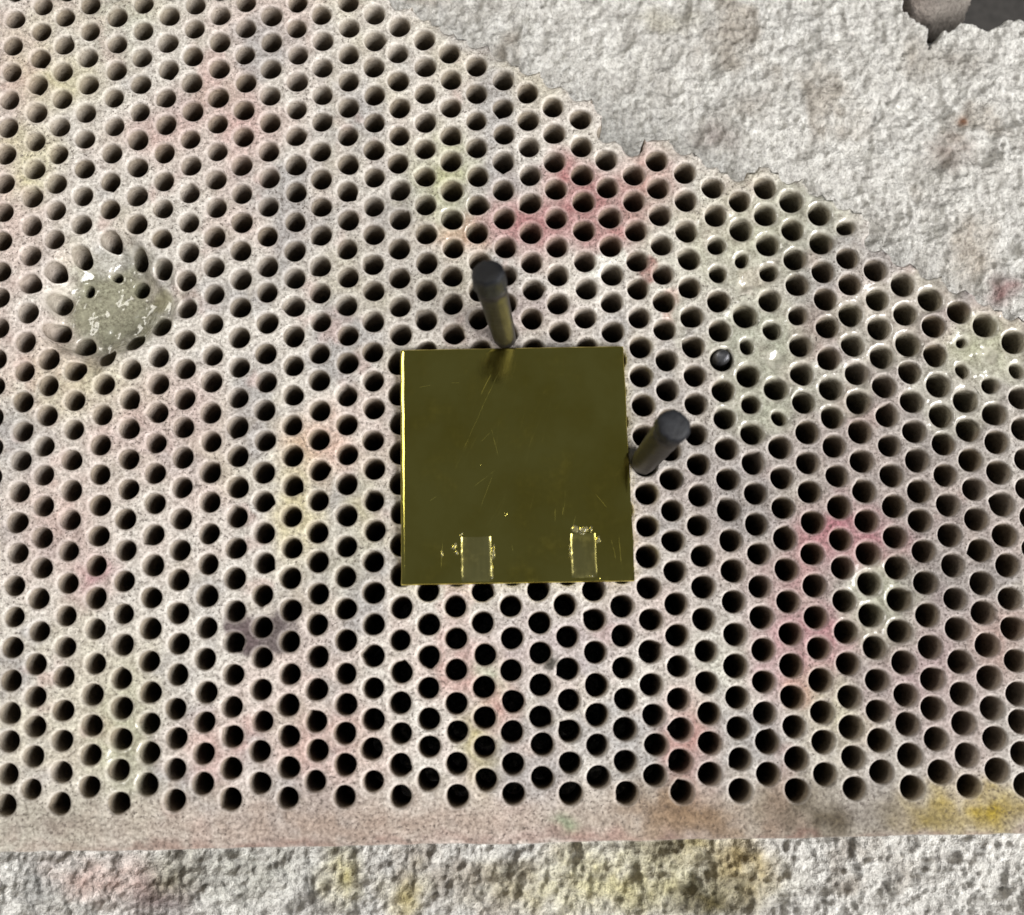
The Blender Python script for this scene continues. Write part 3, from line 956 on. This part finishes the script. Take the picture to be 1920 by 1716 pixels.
def bead(parent, x, y, rx, ry, hgt, seed, ang=0):
    """low glassy dome with a ragged outline"""
    h = np.random.RandomState(seed)
    n, rings_ = 18, 5
    rad = [1 + 0.22 * math.cos(2 * k_ * 0.349 + h.uniform(0, 6)) + h.normal(0, 0.10) for k_ in range(n)]
    vs = [(x, y, PT + hgt)]
    for r_ in range(1, rings_ + 1):
        f = r_ / rings_
        for k_ in range(n):
            a = 2 * math.pi * k_ / n
            px, py = rx * f * rad[k_] * math.cos(a), ry * f * rad[k_] * math.sin(a)
            ca, sa = math.cos(ang), math.sin(ang)
            vs.append((x + px * ca - py * sa, y + px * sa + py * ca, PT - 0.04 + (hgt + 0.04) * (1 - f ** 2.5) + h.normal(0, 0.012)))
    fs = [(0, 1 + k_, 1 + (k_ + 1) % n) for k_ in range(n)]
    for r_ in range(rings_ - 1):
        a, b = 1 + r_ * n, 1 + (r_ + 1) * n
        fs += [(a + k_, b + k_, b + (k_ + 1) % n, a + (k_ + 1) % n) for k_ in range(n)]
    return mesh_obj('flux_bead', vs, fs, M_FLUX, parent)

px_, py_ = 0.6, -4.35
tab_a = tab(-4.72 - px_, -15.75 - py_, -1.80 - px_, -11.46 - py_, 3, 'smooth rectangular strip on the left of the front edge')
tab_b = tab(5.86 - px_, -15.55 - py_, 8.26 - px_, -11.30 - py_, 4, 'scratched rectangular strip on the right of the front edge')
for i, (x, y, rx, ry, hh, a) in enumerate([(-1.62, -12.9, 0.22, 0.75, 0.20, 0), (-1.78, -14.6, 0.12, 1.0, 0.16, 0), (-5.35, -12.3, 0.45, 0.20, 0.16, 0.9),
                                           (-5.15, -12.9, 0.16, 0.28, 0.18, 0), (-6.55, -13.0, 0.14, 0.34, 0.12, 0), (-4.7, -11.2, 0.3, 0.10, 0.12, 0.9)]):
    bead(tab_a, x - px_, y - py_, rx, ry, hh, 40 + i, a)
for i, (x, y, rx, ry, hh, a) in enumerate([(7.15, -10.9, 0.55, 0.42, 0.26, 0.3), (6.35, -10.9, 0.40, 0.45, 0.22, 0), (7.85, -10.9, 0.14, 0.45, 0.2, -0.2), (8.5, -11.9, 0.30, 0.35, 0.22, 0),
                                           (5.78, -13.1, 0.13, 0.9, 0.14, 0), (7.75, -15.45, 0.50, 0.12, 0.34, 0), (7.0, -11.35, 0.5, 0.2, 0.32, 0)]):
    bead(tab_b, x - px_, y - py_, rx, ry, hh, 60 + i, a)
tag(plate, 'square dark gold brass plate with two small solder strips', 'metal plate')

# ------------------------------------------------------------------ steel pins
def ring_tube(sections, n, seed, wob=0.035):
    """sections: (cx, cy, cz, radius, tilt_x, tilt_y); closed at the top"""
    h = np.random.RandomState(seed)
    prof = [1 + wob * math.cos(2 * 2 * math.pi * i / n + 1) + h.normal(0, wob * 0.4) for i in range(n)]
    vs = []
    for (cx, cy, cz, r, tx, ty) in sections:
        for i in range(n):
            a = 2 * math.pi * i / n
            q = prof[i] * (1 + h.normal(0, wob * 0.35))
            x, y = r * q * math.cos(a), r * q * math.sin(a)
            vs.append((cx + x, cy + y, cz + x * tx + y * ty))
    fs = []
    for s in range(len(sections) - 1):
        for i in range(n):
            fs.append((s * n + i, s * n + (i + 1) % n, (s + 1) * n + (i + 1) % n, (s + 1) * n + i))
    c = len(vs)
    l = sections[-1]
    vs.append((l[0], l[1], l[2]))
    b = (len(sections) - 1) * n
    for i in range(n):
        fs.append((b + i, b + (i + 1) % n, c))
    return vs, fs

def pin(loc, lean, height, r0, r1, cut, label, seed, tip_len, shank=0.92):
    """pin standing in a hole: thin shank below the surface, body, scorched end cut at an angle"""
    root = empty('steel_pin', loc)
    L = lambda z: (lean[0] * z / height, lean[1] * z / height)
    zs = np.linspace(0.0, height - tip_len, 9)
    sec = [(*L(-8), -8.0, shank, 0, 0), (*L(-0.4), -0.4, shank, 0, 0), (*L(0.1), 0.1, r0 * 0.96, 0, 0)]
    for z in zs[1:]:
        f = z / height
        sec.append((*L(z), z, r0 + (r1 - r0) * f, cut[0] * (z / (height - tip_len)) ** 6 * 0.6, cut[1] * (z / (height - tip_len)) ** 6 * 0.6))
    vs, fs = ring_tube(sec, 28, seed)
    mesh_obj('body', vs, fs, M_STEEL, root)
    z = height - tip_len
    sec = [(*L(z - 0.02), z - 0.02, r1 * 1.0, cut[0] * 0.6, cut[1] * 0.6)]
    for f, k_ in ((0.4, 1.0), (0.75, 0.985), (0.9, 0.94), (0.97, 0.84), (1.0, 0.66), (1.01, 0.3)):
        zz = z + tip_len * f
        t = 0.6 + 0.4 * f
        sec.append((*L(zz), zz, r1 * k_, cut[0] * t, cut[1] * t))
    vs, fs = ring_tube(sec, 28, seed + 1, 0.07)
    tip = mesh_obj('tip', vs, fs, M_TIP, root)
    tag(tip, 'scorched black end of the pin')
    return tag(root, label, 'pin', 'steel pins standing in the board')

pin((-0.15, 8.45, 0), (-1.4, 0.85), 19.5, 1.12, 1.42, (0.75, -0.45), 'tall brownish steel pin with black tip behind the top edge of the brass plate', 21, 3.2)
pin((13.15, -4.35, 0), (1.15, 0.6), 16.6, 1.22, 1.42, (-0.12, 0.10), 'dark grey blunt steel pin leaning away from the right edge of the brass plate', 31, 1.6)

short = empty('steel_pin', (21.5, 6.35, 0))
vs, fs = ring_tube([(0, 0, -6, 0.80, 0, 0), (0, 0, -1.3, 0.82, 0, 0), (0.02, 0.05, -0.75, 0.80, 0.1, 0), (0.05, 0.08, -0.45, 0.66, 0.15, 0.1),
                    (0.10, 0.06, -0.30, 0.46, 0.2, 0.1), (0.11, 0.05, -0.27, 0.2, 0.2, 0.1)], 20, 51, 0.05)
mesh_obj('body', vs, fs, M_PINHEAD, short)
tag(short, 'short dark steel pin sunk almost flush in a hole, surrounded by flux', 'pin', 'steel pins standing in the board')
